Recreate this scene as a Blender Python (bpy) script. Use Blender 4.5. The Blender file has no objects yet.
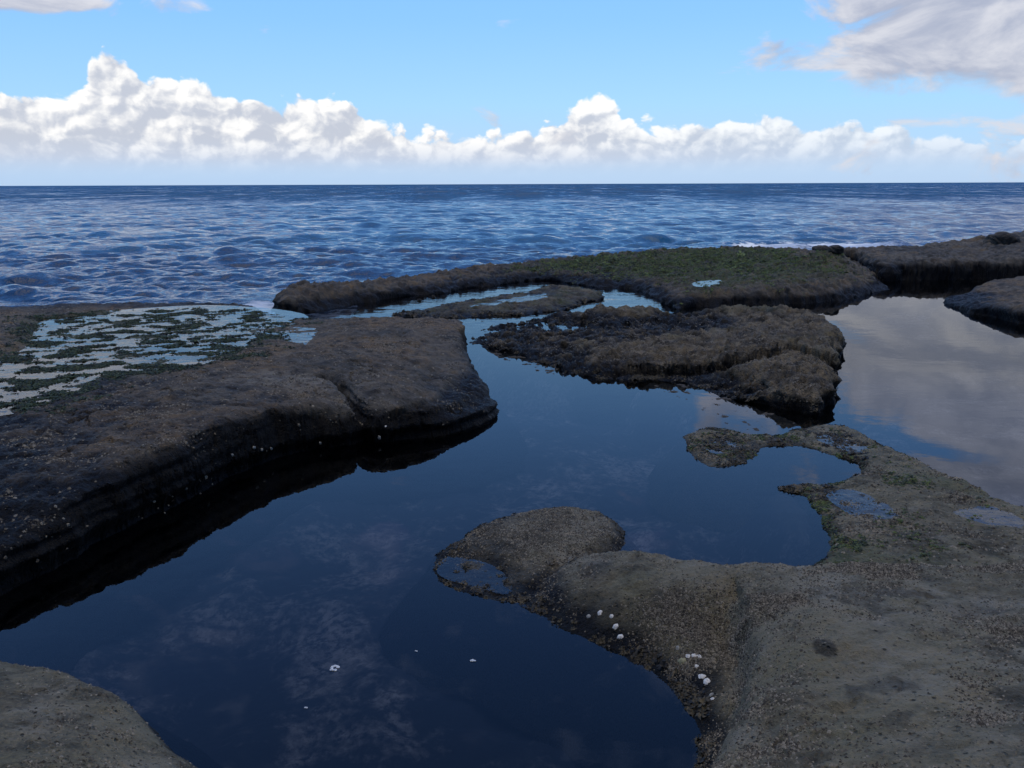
import bpy, math, random
import numpy as np
random.seed(7)
RNG = np.random.default_rng(11)
R = math.radians
C = bpy.context.scene.collection

# ------------------------------------------------------------------ camera
W, HH, F = 1024, 768, 840.0
HCAM = 2.6
PITCH = math.atan(200.0 / F)
ROLL = R(0.2)
cp, sp = math.cos(PITCH), math.sin(PITCH)


def ray(px, py):
    dx, dy = px - 512.0, 384.0 - py
    c, s = math.cos(ROLL), math.sin(ROLL)
    u = (dx * c - dy * s) / F
    v = (dx * s + dy * c) / F
    return u, cp + v * sp, -sp + v * cp


def U(px, py, z=0.0):
    """plan position of the point seen at (px, py) standing at height z"""
    x, y, dz = ray(px, py)
    t = (z - HCAM) / dz
    return x * t, y * t


def P(p):
    if p[0] == 'w':
        return (p[1], p[2])
    return U(*p)


def azel(px, py):
    x, y, z = ray(px, py)
    n = math.sqrt(x * x + y * y + z * z)
    return math.degrees(math.atan2(x, y)), math.degrees(math.asin(z / n))


cam = bpy.data.cameras.new('camera')
co = bpy.data.objects.new('camera', cam)
C.objects.link(co)
co.location = (0, 0, HCAM)
co.rotation_mode = 'YXZ'
from mathutils import Matrix, Vector
M = Matrix.Rotation(R(90) - PITCH, 3, 'X') @ Matrix.Rotation(-ROLL, 3, 'Z')
co.rotation_mode = 'XYZ'
co.rotation_euler = M.to_euler()
cam.sensor_width = 36
cam.lens = F / W * 36
cam.clip_start = 0.05
cam.clip_end = 60000
sc = bpy.context.scene
sc.camera = co

# ------------------------------------------------------------------ noise
_perm = {}


def _tab(seed):
    if seed not in _perm:
        r = np.random.default_rng(seed + 1000)
        p = r.permutation(256)
        a = r.random(256) * 2 * np.pi
        _perm[seed] = (np.concatenate([p, p]).astype(np.int32), np.cos(a).astype(np.float32), np.sin(a).astype(np.float32))
    return _perm[seed]


def pn(x, y, seed=0):
    p, gx, gy = _tab(seed)
    fx0 = np.floor(x); fy0 = np.floor(y)
    xi = fx0.astype(np.int32) & 255; yi = fy0.astype(np.int32) & 255
    fx = (x - fx0).astype(np.float32); fy = (y - fy0).astype(np.float32)
    u = fx * fx * fx * (fx * (fx * 6 - 15) + 10); v = fy * fy * fy * (fy * (fy * 6 - 15) + 10)
    x1 = (xi + 1) & 255; y1 = (yi + 1) & 255

    def g(a, b, dx, dy):
        h = p[p[a] + b]
        return gx[h] * dx + gy[h] * dy
    n00 = g(xi, yi, fx, fy); n10 = g(x1, yi, fx - 1, fy)
    n01 = g(xi, y1, fx, fy - 1); n11 = g(x1, y1, fx - 1, fy - 1)
    a = n00 + u * (n10 - n00); b = n01 + u * (n11 - n01)
    return (a + v * (b - a)) * 1.45


def fbm(x, y, f=1.0, oct=5, seed=0, gain=0.5, lac=2.03):
    s = 0; a = 1.0; t = 0
    for i in range(oct):
        s = s + a * pn(x * f + 13.7 * i, y * f - 7.1 * i, seed + i); t += a
        a *= gain; f *= lac
    return s / t * 1.5


def ridged(x, y, f=1.0, oct=5, seed=0, gain=0.5):
    s = 0; a = 1.0; t = 0
    for i in range(oct):
        s = s + a * (1 - np.abs(pn(x * f + 3.1 * i, y * f + 9.2 * i, seed + i)) * 2); t += a
        a *= gain; f *= 2.07
    return s / t


def sstep(a, b, x):
    t = np.clip((x - a) / (b - a), 0, 1)
    return t * t * (3 - 2 * t)


# ------------------------------------------------------------------ outlines
def smooth_poly(pts, n=4):
    pts = np.array(pts, float); m = len(pts); out = []
    for i in range(m):
        p0, p1, p2, p3 = pts[i - 1], pts[i], pts[(i + 1) % m], pts[(i + 2) % m]
        for k in range(n):
            t = k / n
            out.append(0.5 * ((2 * p1) + (-p0 + p2) * t + (2 * p0 - 5 * p1 + 4 * p2 - p3) * t * t + (-p0 + 3 * p1 - 3 * p2 + p3) * t ** 3))
    return np.array(out)


def sdf(poly, x, y):
    """signed distance, positive inside"""
    d2 = np.full(x.shape, 1e9); ins = np.zeros(x.shape, bool)
    m = len(poly)
    for i in range(m):
        ax, ay = poly[i]; bx, by = poly[(i + 1) % m]
        ex, ey = bx - ax, by - ay
        L = ex * ex + ey * ey + 1e-12
        t = np.clip(((x - ax) * ex + (y - ay) * ey) / L, 0, 1)
        qx = x - ax - t * ex; qy = y - ay - t * ey
        d2 = np.minimum(d2, qx * qx + qy * qy)
        c = ((ay > y) != (by > y)) & (x < ex * (y - ay) / (ey if abs(ey) > 1e-12 else 1e-12) + ax)
        ins ^= c
    d = np.sqrt(d2)
    return np.where(ins, d, -d)


def tps(ctrl):
    pts = np.array([P(c[:-1] + (c[-1],)) if c[0] != 'w' else (c[1], c[2]) for c in ctrl]); z = np.array([c[-1] for c in ctrl], float)
    n = len(pts)

    def k(r2):
        return 0.5 * r2 * np.log(r2 + 1e-9)
    d2 = ((pts[:, None] - pts[None]) ** 2).sum(-1)
    A = np.zeros((n + 3, n + 3)); A[:n, :n] = k(d2) + np.eye(n) * 0.004
    A[:n, n] = 1; A[:n, n + 1:] = pts; A[n, :n] = 1; A[n + 1:, :n] = pts.T
    s = np.linalg.solve(A, np.concatenate([z, [0, 0, 0]]))

    def f(x, y):
        o = s[n] + s[n + 1] * x + s[n + 2] * y
        for i in range(n):
            o = o + s[i] * k((x - pts[i, 0]) ** 2 + (y - pts[i, 1]) ** 2)
        return np.clip(o, 0.015, z.max() + 0.08)
    return f


# ------------------------------------------------------------------ plan grid (fine near the standpoint)
rows = [1.25]
while rows[-1] < 34:
    r = rows[-1]
    rows.append(r + min(max(0.6 * r * r / 2184, 0.0125), 0.055))
rows = np.array(rows)
cols = np.concatenate([np.linspace(-56, -33.5, 110, endpoint=False), np.linspace(-33.5, 33.5, 1060, endpoint=False), np.linspace(33.5, 56, 110)])
AZ, RR = np.meshgrid(np.radians(cols), rows)
GX = RR * np.sin(AZ); GY = RR * np.cos(AZ)
NR, NC = GX.shape

# ------------------------------------------------------------------ node helpers


class NT:
    def __init__(s, tree):
        s.t = tree; s.n = tree.nodes; s.l = tree.links

    def node(s, typ, **kw):
        n = s.n.new(typ)
        ins = kw.pop('ins', {})
        for k, v in kw.items():
            setattr(n, k, v)
        for k, v in ins.items():
            s.set(n.inputs[k], v)
        return n

    def set(s, sock, v):
        if isinstance(v, bpy.types.NodeSocket):
            s.l.new(v, sock)
        elif isinstance(v, tuple) and len(v) == 3 and sock.type == 'RGBA':
            sock.default_value = (*v, 1)
        else:
            sock.default_value = v

    def m(s, op, a, b=0.0, c=None, clamp=False):
        n = s.n.new('ShaderNodeMath'); n.operation = op; n.use_clamp = clamp
        s.set(n.inputs[0], a)
        if op not in ('SINE', 'ABSOLUTE', 'SQRT', 'ARCSINE', 'ARCTANGENT'):
            s.set(n.inputs[1], b)
        if c is not None:
            s.set(n.inputs[2], c)
        return n.outputs[0]

    def add(s, a, b): return s.m('ADD', a, b)
    def sub(s, a, b): return s.m('SUBTRACT', a, b)
    def mul(s, a, b): return s.m('MULTIPLY', a, b)

    def ss(s, lo, hi, x):
        n = s.n.new('ShaderNodeMapRange'); n.interpolation_type = 'SMOOTHSTEP'
        s.set(n.inputs[0], x); s.set(n.inputs[1], lo); s.set(n.inputs[2], hi)
        return n.outputs[0]

    def mr(s, x, a, b, c, d):
        n = s.n.new('ShaderNodeMapRange')
        for i, v in enumerate((x, a, b, c, d)):
            s.set(n.inputs[i], v)
        return n.outputs[0]

    def mix(s, f, a, b):
        n = s.n.new('ShaderNodeMix'); n.data_type = 'RGBA'
        s.set(n.inputs[0], f); s.set(n.inputs[6], a); s.set(n.inputs[7], b)
        return n.outputs[2]

    def vec(s, x, y, z):
        n = s.n.new('ShaderNodeCombineXYZ')
        for i, v in enumerate((x, y, z)):
            s.set(n.inputs[i], v)
        return n.outputs[0]

    def noise(s, v, scale, detail=4, rough=0.5, dist=0.0, dim='3D'):
        n = s.n.new('ShaderNodeTexNoise'); n.noise_dimensions = dim
        s.set(n.inputs['Vector'], v); n.inputs['Scale'].default_value = scale
        n.inputs['Detail'].default_value = detail; n.inputs['Roughness'].default_value = rough
        n.inputs['Distortion'].default_value = dist
        return n.outputs[0]

    def voro(s, v, scale, feature='F1', detail=0, rough=0.5, smooth=0.5, dim='3D', rand=1.0):
        n = s.n.new('ShaderNodeTexVoronoi'); n.voronoi_dimensions = dim; n.feature = feature
        s.set(n.inputs['Vector'], v); n.inputs['Scale'].default_value = scale
        n.inputs['Randomness'].default_value = rand
        if 'Detail' in n.inputs:
            n.inputs['Detail'].default_value = detail; n.inputs['Roughness'].default_value = rough
        if feature == 'SMOOTH_F1':
            n.inputs['Smoothness'].default_value = smooth
        return n.outputs

    def bump(s, h, strength, dist, normal=None):
        n = s.n.new('ShaderNodeBump'); n.inputs['Strength'].default_value = strength; n.inputs['Distance'].default_value = dist
        s.l.new(h, n.inputs['Height'])
        if normal is not None:
            s.l.new(normal, n.inputs['Normal'])
        return n.outputs[0]

    def attr(s, name):
        n = s.n.new('ShaderNodeAttribute'); n.attribute_name = name
        return n

    def vmap(s, v, scale=(1, 1, 1), rot=(0, 0, 0)):
        n = s.n.new('ShaderNodeMapping'); s.set(n.inputs[0], v)
        n.inputs['Scale'].default_value = scale; n.inputs['Rotation'].default_value = rot
        return n.outputs[0]


def material(name):
    m = bpy.data.materials.new(name); m.use_nodes = True
    t = NT(m.node_tree); t.n.clear()
    out = t.node('ShaderNodeOutputMaterial')
    pr = t.node('ShaderNodeBsdfPrincipled')
    t.l.new(pr.outputs[0], out.inputs[0])
    pos = t.node('ShaderNodeNewGeometry').outputs['Position']
    return m, t, pr, out, pos


# ------------------------------------------------------------------ materials
def rock_material(name, base, base2, crust, pale, fine=1.0, wet_rough=0.5, tide_shade=0.10):
    m, t, pr, out, pos = material(name)
    a = t.attr('tint'); sepn = t.node('ShaderNodeSeparateColor'); t.l.new(a.outputs['Color'], sepn.inputs[0])
    moss, cru, pal = sepn.outputs[0], sepn.outputs[1], sepn.outputs[2]
    dark = a.outputs['Alpha']
    n1 = t.noise(pos, 0.9, 6, 0.6); n2 = t.noise(pos, 7, 6, 0.65); n3 = t.noise(pos, 45, 4, 0.7)
    v1 = t.voro(pos, 70)[0]
    c = t.mix(t.ss(.40, .60, t.add(t.mul(n1, .45), t.mul(n2, .55))), base, base2)
    n0 = t.noise(pos, 2.3, 7, .68, .4)
    c = t.mix(t.mul(t.ss(.49, .62, n0), .85), c, tuple(k * .38 for k in base))
    c = t.mix(t.mul(t.ss(.46, .34, n0), .5), c, crust)
    # crust of barnacle and weed grains
    cm = t.m('MULTIPLY', cru, t.ss(.38, .6, t.add(t.mul(n2, .6), t.mul(n3, .4))), clamp=True)
    grain = t.mix(t.ss(.35, .7, n3), tuple(k * .45 for k in crust), crust)
    c = t.mix(cm, c, grain)
    c = t.mix(t.mul(pal, t.ss(.3, .7, n2)), c, pale)
    # speckle of small barnacles
    sm = t.mul(t.ss(.17, .08, v1), t.mul(cru, t.ss(.5, .62, n2)))
    c = t.mix(t.mul(sm, .7), c, (.24, .21, .16))
    # dark spots, pits
    v2 = t.voro(pos, 23)[0]
    c = t.mix(t.mul(t.ss(.22, .1, v2), t.mul(.8, t.ss(.45, .6, n2))), c, tuple(k * .3 for k in base))
    # green weed film
    gm = t.m('MULTIPLY', moss, t.ss(.36, .58, t.add(t.mul(n2, .5), t.mul(n3, .5))), clamp=True)
    c = t.mix(gm, c, t.mix(n3, (.016, .026, .009), (.075, .10, .026)))
    # wet weed-blackened waterline band, plus shade painted on the steep faces
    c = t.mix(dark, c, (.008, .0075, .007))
    t.l.new(c, pr.inputs['Base Color'])
    rgh = t.mr(dark, 0, 1, .8, wet_rough)
    t.l.new(rgh, pr.inputs['Roughness'])
    t.l.new(t.mr(dark, 0, 1, .3, .12), pr.inputs['Specular IOR Level'])
    h = t.add(t.mul(n2, 1.0), t.mul(n3, .35)); h = t.add(h, t.mul(t.ss(.25, .0, v1), t.mul(cru, .35)))
    h = t.sub(h, t.mul(t.ss(.25, .05, v2), .35))
    t.l.new(t.bump(h, 1.0, .06 * fine), pr.inputs['Normal'])
    return m


MAT_LEDGE = rock_material('ledge_sandstone', (.045, .039, .029), (.112, .095, .069), (.23, .150, .072), (.20, .185, .15))
MAT_ROUGH = rock_material('pitted_sandstone', (.054, .044, .029), (.145, .116, .074), (.24, .18, .098), (.27, .225, .155), fine=1.4)
MAT_FORE = rock_material('foreground_sandstone', (.090, .080, .049), (.175, .155, .098), (.23, .18, .10), (.22, .205, .16))

m, t, pr, out, pos = material('pool_bed_rock')
n1 = t.noise(pos, 1.2, 6, .6); n2 = t.noise(pos, 6, 6, .7)
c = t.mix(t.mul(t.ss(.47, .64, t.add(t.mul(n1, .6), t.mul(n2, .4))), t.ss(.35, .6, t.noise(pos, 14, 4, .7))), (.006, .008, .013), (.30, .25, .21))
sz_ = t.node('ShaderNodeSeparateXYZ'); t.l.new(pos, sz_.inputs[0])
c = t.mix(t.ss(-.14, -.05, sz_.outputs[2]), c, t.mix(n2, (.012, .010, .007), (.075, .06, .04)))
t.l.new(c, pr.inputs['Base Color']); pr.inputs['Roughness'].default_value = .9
MAT_BED = m


def water_material(name, tint, ripple, rscale):
    m, t, pr, out, pos = material(name)
    t.n.remove(pr)
    fr = t.node('ShaderNodeFresnel', ins={'IOR': 1.34})
    tr = t.node('ShaderNodeBsdfTransparent', ins={'Color': tint})
    gl = t.node('ShaderNodeBsdfGlossy', ins={'Roughness': 0.0})
    h = t.add(t.noise(pos, rscale, 3, .5), t.mul(t.noise(t.vmap(pos, (1, 2.2, 1)), rscale * .16, 3, .5), 3.0))
    calm = t.ss(.42, .62, t.noise(pos, .5, 2, .5))
    sx = t.node('ShaderNodeSeparateXYZ'); t.l.new(pos, sx.inputs[0])
    chan = t.mul(t.ss(14.6, 15.6, sx.outputs[1]), t.ss(4.5, 2.5, sx.outputs[0]))    # the channel open to the sea is ruffled
    bp = t.node('ShaderNodeBump', ins={'Distance': .02, 'Height': h, 'Strength': t.add(t.mr(calm, 0, 1, ripple * .3, ripple), t.mul(chan, .22))})
    for n in (fr, gl):
        t.l.new(bp.outputs[0], n.inputs['Normal'])
    mx = t.node('ShaderNodeMixShader')
    t.l.new(fr.outputs[0], mx.inputs[0]); t.l.new(tr.outputs[0], mx.inputs[1]); t.l.new(gl.outputs[0], mx.inputs[2])
    t.l.new(mx.outputs[0], out.inputs[0])
    return m


MAT_POOL = water_material('pool_water', (.42, .48, .56), .035, 5)
MAT_PUDDLE = water_material('puddle_water', (.7, .74, .78), .3, 9)

m, t, pr, out, pos = material('sea_water')
a = t.attr('foam')
n1 = t.noise(pos, .5, 6, .65)
n2 = t.noise(t.vmap(pos, (1, 1.5, 1)), 2.4, 5, .6)
n3 = t.noise(t.vmap(pos, (1, 1.6, 1)), .12, 4, .6)
n5 = t.noise(t.vmap(pos, (1, 2.0, 1)), .02, 5, .6)
n4 = t.noise(pos, 1.6, 8, .72)
fo = t.m('MULTIPLY', a.outputs['Fac'], 1.0)
fm = t.ss(.46, .62, t.add(t.mul(n4, .75), t.mul(t.sub(fo, .5), .5)))
fm = t.m('MULTIPLY', fm, t.ss(.02, .2, fo), clamp=True)
pr.inputs['Base Color'].default_value = (.006, .022, .045, 1)
t.l.new(t.mix(fm, t.mix(t.ss(.35, .65, n5), (.003, .032, .080), (.005, .044, .10)), (.55, .58, .6)), pr.inputs['Base Color'])
t.l.new(t.mr(fm, 0, 1, .06, .8), pr.inputs['Roughness'])
pr.inputs['IOR'].default_value = 1.34
h = t.add(t.add(t.mul(n1, .34), t.mul(n2, .15)), t.add(t.mul(n3, .8), t.mul(n5, 2.0)))
# sub-pixel facets of the far chop: the normal itself is scattered, stronger in gusts
nn = t.node('ShaderNodeTexNoise', ins={'Vector': t.vmap(pos, (1, 1.3, 1)), 'Scale': 1.1, 'Detail': 3.0, 'Roughness': .6})
gust = t.noise(t.vmap(pos, (.075, .016, 1), (0, 0, .5)), 1.0, 6, .7)
far = t.ss(25, 260, t.node('ShaderNodeVectorMath', operation='LENGTH', ins={0: pos}).outputs['Value'])
cen = t.node('ShaderNodeVectorMath', operation='SUBTRACT'); t.l.new(nn.outputs['Color'], cen.inputs[0]); cen.inputs[1].default_value = (.5, .5, .5)
dist = t.node('ShaderNodeVectorMath', operation='LENGTH'); t.l.new(pos, dist.inputs[0])
amt = t.mul(t.mr(gust, .3, .7, .5, 1.0), t.mr(dist.outputs['Value'], 30, 230, .06, 1.1))
scl = t.node('ShaderNodeVectorMath', operation='SCALE'); t.l.new(cen.outputs[0], scl.inputs[0]); t.l.new(amt, scl.inputs['Scale'])
flat = t.node('ShaderNodeVectorMath', operation='MULTIPLY'); t.l.new(scl.outputs[0], flat.inputs[0]); flat.inputs[1].default_value = (1, 1, 0)
n6 = t.noise(t.vmap(pos, (1, 1.5, 1)), 5.5, 4, .6)
h = t.add(h, t.mul(n6, .028))
bpn = t.bump(h, 1.0, .55)
lean = t.vec(0.0, t.mul(t.mul(far, t.mr(gust, .35, .65, .12, .78)), -1.0), 0.0)   # steeper wave fronts face the shore
sm = t.node('ShaderNodeVectorMath', operation='ADD'); t.l.new(bpn, sm.inputs[0]); t.l.new(flat.outputs[0], sm.inputs[1])
sm2 = t.node('ShaderNodeVectorMath', operation='ADD'); t.l.new(sm.outputs[0], sm2.inputs[0]); t.l.new(lean, sm2.inputs[1])
nm = t.node('ShaderNodeVectorMath', operation='NORMALIZE'); t.l.new(sm2.outputs[0], nm.inputs[0])
t.l.new(nm.outputs[0], pr.inputs['Normal'])
MAT_SEA = m


def simple(name, a, b, scale, rough=.7, tr=0.0, attr=True):
    m, t, pr, out, pos = material(name)
    n = t.noise(pos, scale, 4, .6)
    at = t.attr('shade')
    f = t.add(t.mul(n, .4), t.mul(at.outputs['Fac'], .8)) if attr else n
    t.l.new(t.mix(t.ss(.2, .8, f), a, b), pr.inputs['Base Color'])
    pr.inputs['Roughness'].default_value = rough
    pr.inputs['Specular IOR Level'].default_value = .3
    return m


MAT_GRIT = simple('barnacle_grit', (.042, .034, .024), (.27, .232, .170), 20, .85)
MAT_GREEN = simple('green_weed', (.018, .026, .008), (.115, .145, .032), 2.2, .6)
MAT_DARKGREEN = simple('dark_green_weed', (.007, .011, .006), (.038, .058, .018), 2.2, .6)
MAT_BROWN = simple('brown_weed', (.010, .008, .005), (.06, .045, .02), 6, .5)
MAT_SHELL = simple('white_shell', (.40, .37, .31), (.80, .77, .71), 130, .55, attr=False)
MAT_DULL = simple('dull_shell', (.14, .135, .11), (.34, .32, .27), 60, .6, attr=False)
MAT_OLIVE = simple('olive_shell', (.12, .11, .055), (.30, .28, .16), 50, .6, attr=False)
MAT_FOAM = simple('foam', (.35, .37, .38), (.66, .68, .68), 90, .7, attr=False)


# ------------------------------------------------------------------ objects
def mesh_obj(name, v, f, mat, smooth=True, attrs=None):
    me = bpy.data.meshes.new(name)
    v = np.asarray(v, np.float32); f = np.asarray(f, np.int32)
    me.vertices.add(len(v)); me.vertices.foreach_set('co', v.ravel())
    k = f.shape[1]
    me.loops.add(f.size); me.loops.foreach_set('vertex_index', f.ravel())
    me.polygons.add(len(f)); me.polygons.foreach_set('loop_start', np.arange(0, f.size, k, dtype=np.int32))
    me.polygons.foreach_set('use_smooth', np.full(len(f), smooth))
    for an, (typ, dat) in (attrs or {}).items():
        at = me.attributes.new(an, typ, 'POINT')
        at.data.foreach_set('color' if typ == 'FLOAT_COLOR' else 'value', np.asarray(dat, np.float32).ravel())
    me.update(calc_edges=True); me.validate()
    me.materials.append(mat)
    o = bpy.data.objects.new(name, me); C.objects.link(o)
    return o


def tag(o, label=None, cat=None, group=None, kind=None):
    for k, v in (('label', label), ('category', cat), ('group', group), ('kind', kind)):
        if v:
            o[k] = v
    return o


# ------------------------------------------------------------------ the rocks
ROCKS = {}


def rock(key, outline, ctrl, w, p=2.2, rough=.03, rf=1.6, edge=.06, ef=1.5, warp=None, ridge=0.0, strata=0.0, under=1.3, n=4, mid=.02):
    ROCKS[key] = dict(poly=smooth_poly([P(q) for q in outline], n), top=tps(ctrl), w=w, p=p, rough=rough, rf=rf, edge=edge, ef=ef,
                      ridge=ridge, strata=strata, under=under, mid=mid)


rock('ledge', [(501, 409), (476, 430), (400, 441), (300, 452), (230, 479), (160, 512), (100, 546), (50, 573), (0, 601), (-120, 672), (-300, 780), ('w', -9, 3.4), ('w', -18, 6), ('w', -20, 14),
               ('w', -13.0, 14.8), ('w', -9.3, 15.0), ('w', -7.6, 15.6), ('w', -5.9, 15.7), ('w', -4.8, 15.5), ('w', -4.1, 14.3), ('w', -3.4, 13.7), ('w', -2.0, 13.7), ('w', -1.0, 13.75), ('w', -.74, 13.7), (467, 346), (468, 365), (476, 385)],
     [(468, 324, .46), (430, 320, .50), (400, 330, .54), (340, 326, .50), (300, 350, .54), (240, 372, .53), (270, 322, .49), (150, 345, .49), (50, 340, .49), (0, 318, .56), (-40, 330, .60), (20, 335, .53), (150, 312, .47), (-150, 340, .5), (0, 390, .49),
      (420, 395, .38), (380, 400, .40), (455, 395, .26), (330, 395, .44), (300, 398, .47), (265, 405, .49), (230, 420, .50), (195, 436, .50), (160, 455, .50), (130, 470, .47), (100, 488, .43), (50, 525, .34), (0, 560, .28), (60, 440, .47), (0, 470, .46), (380, 425, .26), (440, 415, .22), (-120, 600, .25), (-200, 480, .45),
      (30, 500, .40), ('w', -14, 8, .55), ('w', -10, 13, .5)],
     w=.24, p=3.2, rough=.02, rf=1.3, edge=.08, ef=1.6, strata=.7, mid=.035)

rock('shelf', [(274, 309), (300, 311), (340, 306), (390, 298), (440, 293), (500, 285), (548, 281), (590, 287), (635, 291), (664, 304), (674, 310), (700, 309), (740, 309), (780, 307), (830, 304), (862, 299), (890, 290),
               (868, 278), (852, 266), ('w', 9.3, 24.6), ('w', 10.2, 27.6), ('w', 8.6, 27.8), ('w', 6.5, 28.4), ('w', 3.5, 28.0), ('w', 1.0, 27.2), ('w', -1.4, 24.8), ('w', -2.8, 22.6), ('w', -4.2, 20.6), ('w', -5.2, 19.6)],
     [(300, 290, .36), (340, 285, .34), (400, 283, .26), (450, 275, .24), (500, 272, .22), (550, 270, .2), (545, 263, .24), (620, 275, .2), (620, 260, .34), (700, 270, .34), (700, 256, .46), (680, 295, .26), (730, 285, .36), (780, 290, .38), (780, 262, .50), (780, 253, .56),
      (832, 251, .84), (815, 258, .62), (850, 262, .55), (840, 275, .42), (870, 285, .18), (850, 285, .30), (810, 270, .46), (650, 285, .2), (300, 305, .2)],
     w=.5, p=2.0, rough=.07, rf=1.3, edge=.25, ef=1.1, strata=.6, mid=.10)

rock('bridge', [(392, 315), (430, 308), (480, 300), (520, 294), (550, 288), (580, 291), (604, 297), (590, 303), (562, 310), (530, 316), (500, 315), (450, 318)],
     [(450, 309, .08), (500, 304, .11), (540, 297, .09), (580, 295, .12), (540, 308, .11), (410, 313, .05), (490, 310, .10)],
     w=.4, rough=.06, rf=1.6, edge=.2, ef=1.2, mid=.06)

rock('middle', [(472, 342), (490, 349), (520, 356), (556, 368), (585, 377), (620, 381), (660, 382), (690, 386), (715, 395), (750, 406), (790, 414), (826, 418), (834, 408), (836, 385), (841, 365), (843, 350), (838, 338),
                (815, 324), (780, 319), (740, 317), (700, 318), (672, 319), (640, 316), (600, 316), (560, 318), (520, 322), (490, 328)],
     [(490, 338, .08), (520, 335, .15), (560, 352, .13), (580, 332, .13), (620, 338, .17), (622, 310, .22), (590, 320, .08), (655, 320, .09), (700, 332, .20), (640, 362, .21), (700, 364, .20), (590, 362, .16), (760, 332, .31), (780, 348, .37), (838, 344, .36), (825, 352, .38), (810, 337, .32),
      (750, 388, .13), (820, 404, .21), (790, 376, .31), (830, 375, .30), (745, 372, .24), (700, 384, .05), (740, 395, .12), (780, 405, .16)],
     w=.2, p=2.6, rough=.05, rf=1.7, edge=.12, ef=1.8, ridge=.11, mid=.06, strata=.85)

rock('farledge', [(852, 272), (868, 281), (890, 284), (920, 283), (970, 283), (1020, 285), (1100, 290), ('w', 19, 20), ('w', 27, 19), ('w', 30, 28), ('w', 22, 31), ('w', 17.5, 29.4), ('w', 15, 28.2), ('w', 12.4, 27.2), ('w', 10.2, 26.6), ('w', 9.3, 25.2)],
     [(860, 262, .52), (870, 268, .45), (920, 268, .45), (970, 266, .50), (1024, 262, .6), (850, 255, .62), (900, 252, .62), (960, 248, .7), (1000, 242, .84), (1024, 238, .92), (1060, 240, .95), ('w', 20, 26, 1.0), ('w', 20, 22, .7), (1024, 252, .72)],
     w=.32, p=2.8, rough=.07, rf=1.0, edge=.25, ef=.9, strata=.8, mid=.08)

rock('rightrock', [(944, 306), (968, 316), (1000, 323), (1024, 329), (1100, 350), (1200, 370), ('w', 14, 11.5), ('w', 16, 15), ('w', 14.5, 19.2), ('w', 12.0, 20.0), ('w', 10.8, 19.6), ('w', 10.2, 19.0)],
     [(965, 305, .12), (1000, 312, .24), (1024, 317, .24), (1024, 284, .42), (985, 294, .25), (1100, 300, .5), (1150, 340, .36), ('w', 13, 17, .5)],
     w=.22, p=2.4, rough=.05, rf=1.4, edge=.12, mid=.045)

rock('lowrock', [(686, 448), (688, 437), (712, 430), (742, 435), (775, 438), (800, 431), (838, 430), (880, 447), (930, 474), (980, 499), (1024, 521), (1120, 570), ('w', 5.4, 4.6), ('w', 4.5, 4.3), ('w', 1.2, 4.5), (770, 590), (795, 577), (818, 563), (826, 545), (820, 520), (806, 500), (784, 491),
                 (800, 487), (846, 485), (862, 476), (852, 464), (815, 452), (775, 448), (756, 453), (744, 463), (715, 469), (696, 462)],
     [(715, 450, .03), (700, 440, .04), (730, 445, .035), (770, 443, .02), (820, 440, .04), (850, 452, .04), (900, 475, .09), (870, 490, .07), (950, 500, .10), (820, 490, .03), (840, 520, .05), (900, 540, .09), (1000, 540, .11), (850, 570, .07), (950, 570, .12), (1024, 570, .12)],
     w=.12, p=1.8, rough=.028, rf=2.2, edge=.07, ef=2.4)

rock('fore', [(518, 604), (540, 618), (575, 635), (620, 657), (660, 681), (686, 710), (694, 740), (688, 790), (650, 860), ('w', .2, 1.7), ('w', -.6, .9), ('w', -.6, -1.5), ('w', 6, -1.5), ('w', 6.4, 3.6), ('w', 4.6, 4.62), ('w', 3.4, 4.78), ('w', 2.5, 4.82), ('w', 1.9, 4.86), ('w', 1.4, 5.0), ('w', .95, 5.35), ('w', .55, 5.5), ('w', .25, 5.3)],
     [(530, 602, .03), (560, 600, .09), (600, 572, .19), (640, 559, .22), (590, 615, .10), (640, 600, .20), (640, 640, .09), (680, 665, .10), (700, 595, .30), (700, 640, .20), (745, 582, .36), (765, 600, .42), (735, 640, .28), (757, 650, .44), (722, 690, .23), (745, 700, .47), (712, 735, .22), (712, 768, .50), (780, 740, .57), (850, 600, .46), (1024, 612, .5), (1024, 768, .78), (850, 768, .67), (850, 680, .54), (950, 660, .58),
      ('w', .6, 1.2, .95), ('w', 3, 1, 1.0), ('w', 5, 2.5, .8)],
     w=.26, p=2.2, rough=.02, rf=2.0, edge=.045, ef=2.5)

rock('lobe', [(433, 568), (440, 553), (470, 531), (520, 514), (580, 512), (614, 524), (625, 545), (604, 560), (566, 580), (528, 600), (500, 600), (462, 592), (438, 580)],
     [(560, 536, .10), (590, 543, .10), (530, 548, .10), (520, 534, .08), (490, 548, .065), (560, 560, .08), (530, 578, .05), (480, 575, .022), (455, 565, .02), (610, 540, .08)],
     w=.16, p=2.0, rough=.014, rf=3, edge=.035, ef=4)

rock('corner', [(-150, 640), (0, 656, .1), (70, 666, .1), (130, 694, .1), (180, 742, .1), (215, 800, .1), ('w', -.95, 1.4), ('w', -1.6, .4), ('w', -5, .4), ('w', -5, 3.4)],
     [(0, 678, .30), (60, 688, .30), (115, 716, .28), (155, 752, .26), (60, 740, .40), (0, 768, .48), (-100, 710, .4), (120, 768, .38), ('w', -2.5, 1.5, .8)],
     w=.22, p=2.2, rough=.02, rf=2.0, edge=.04)

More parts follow.
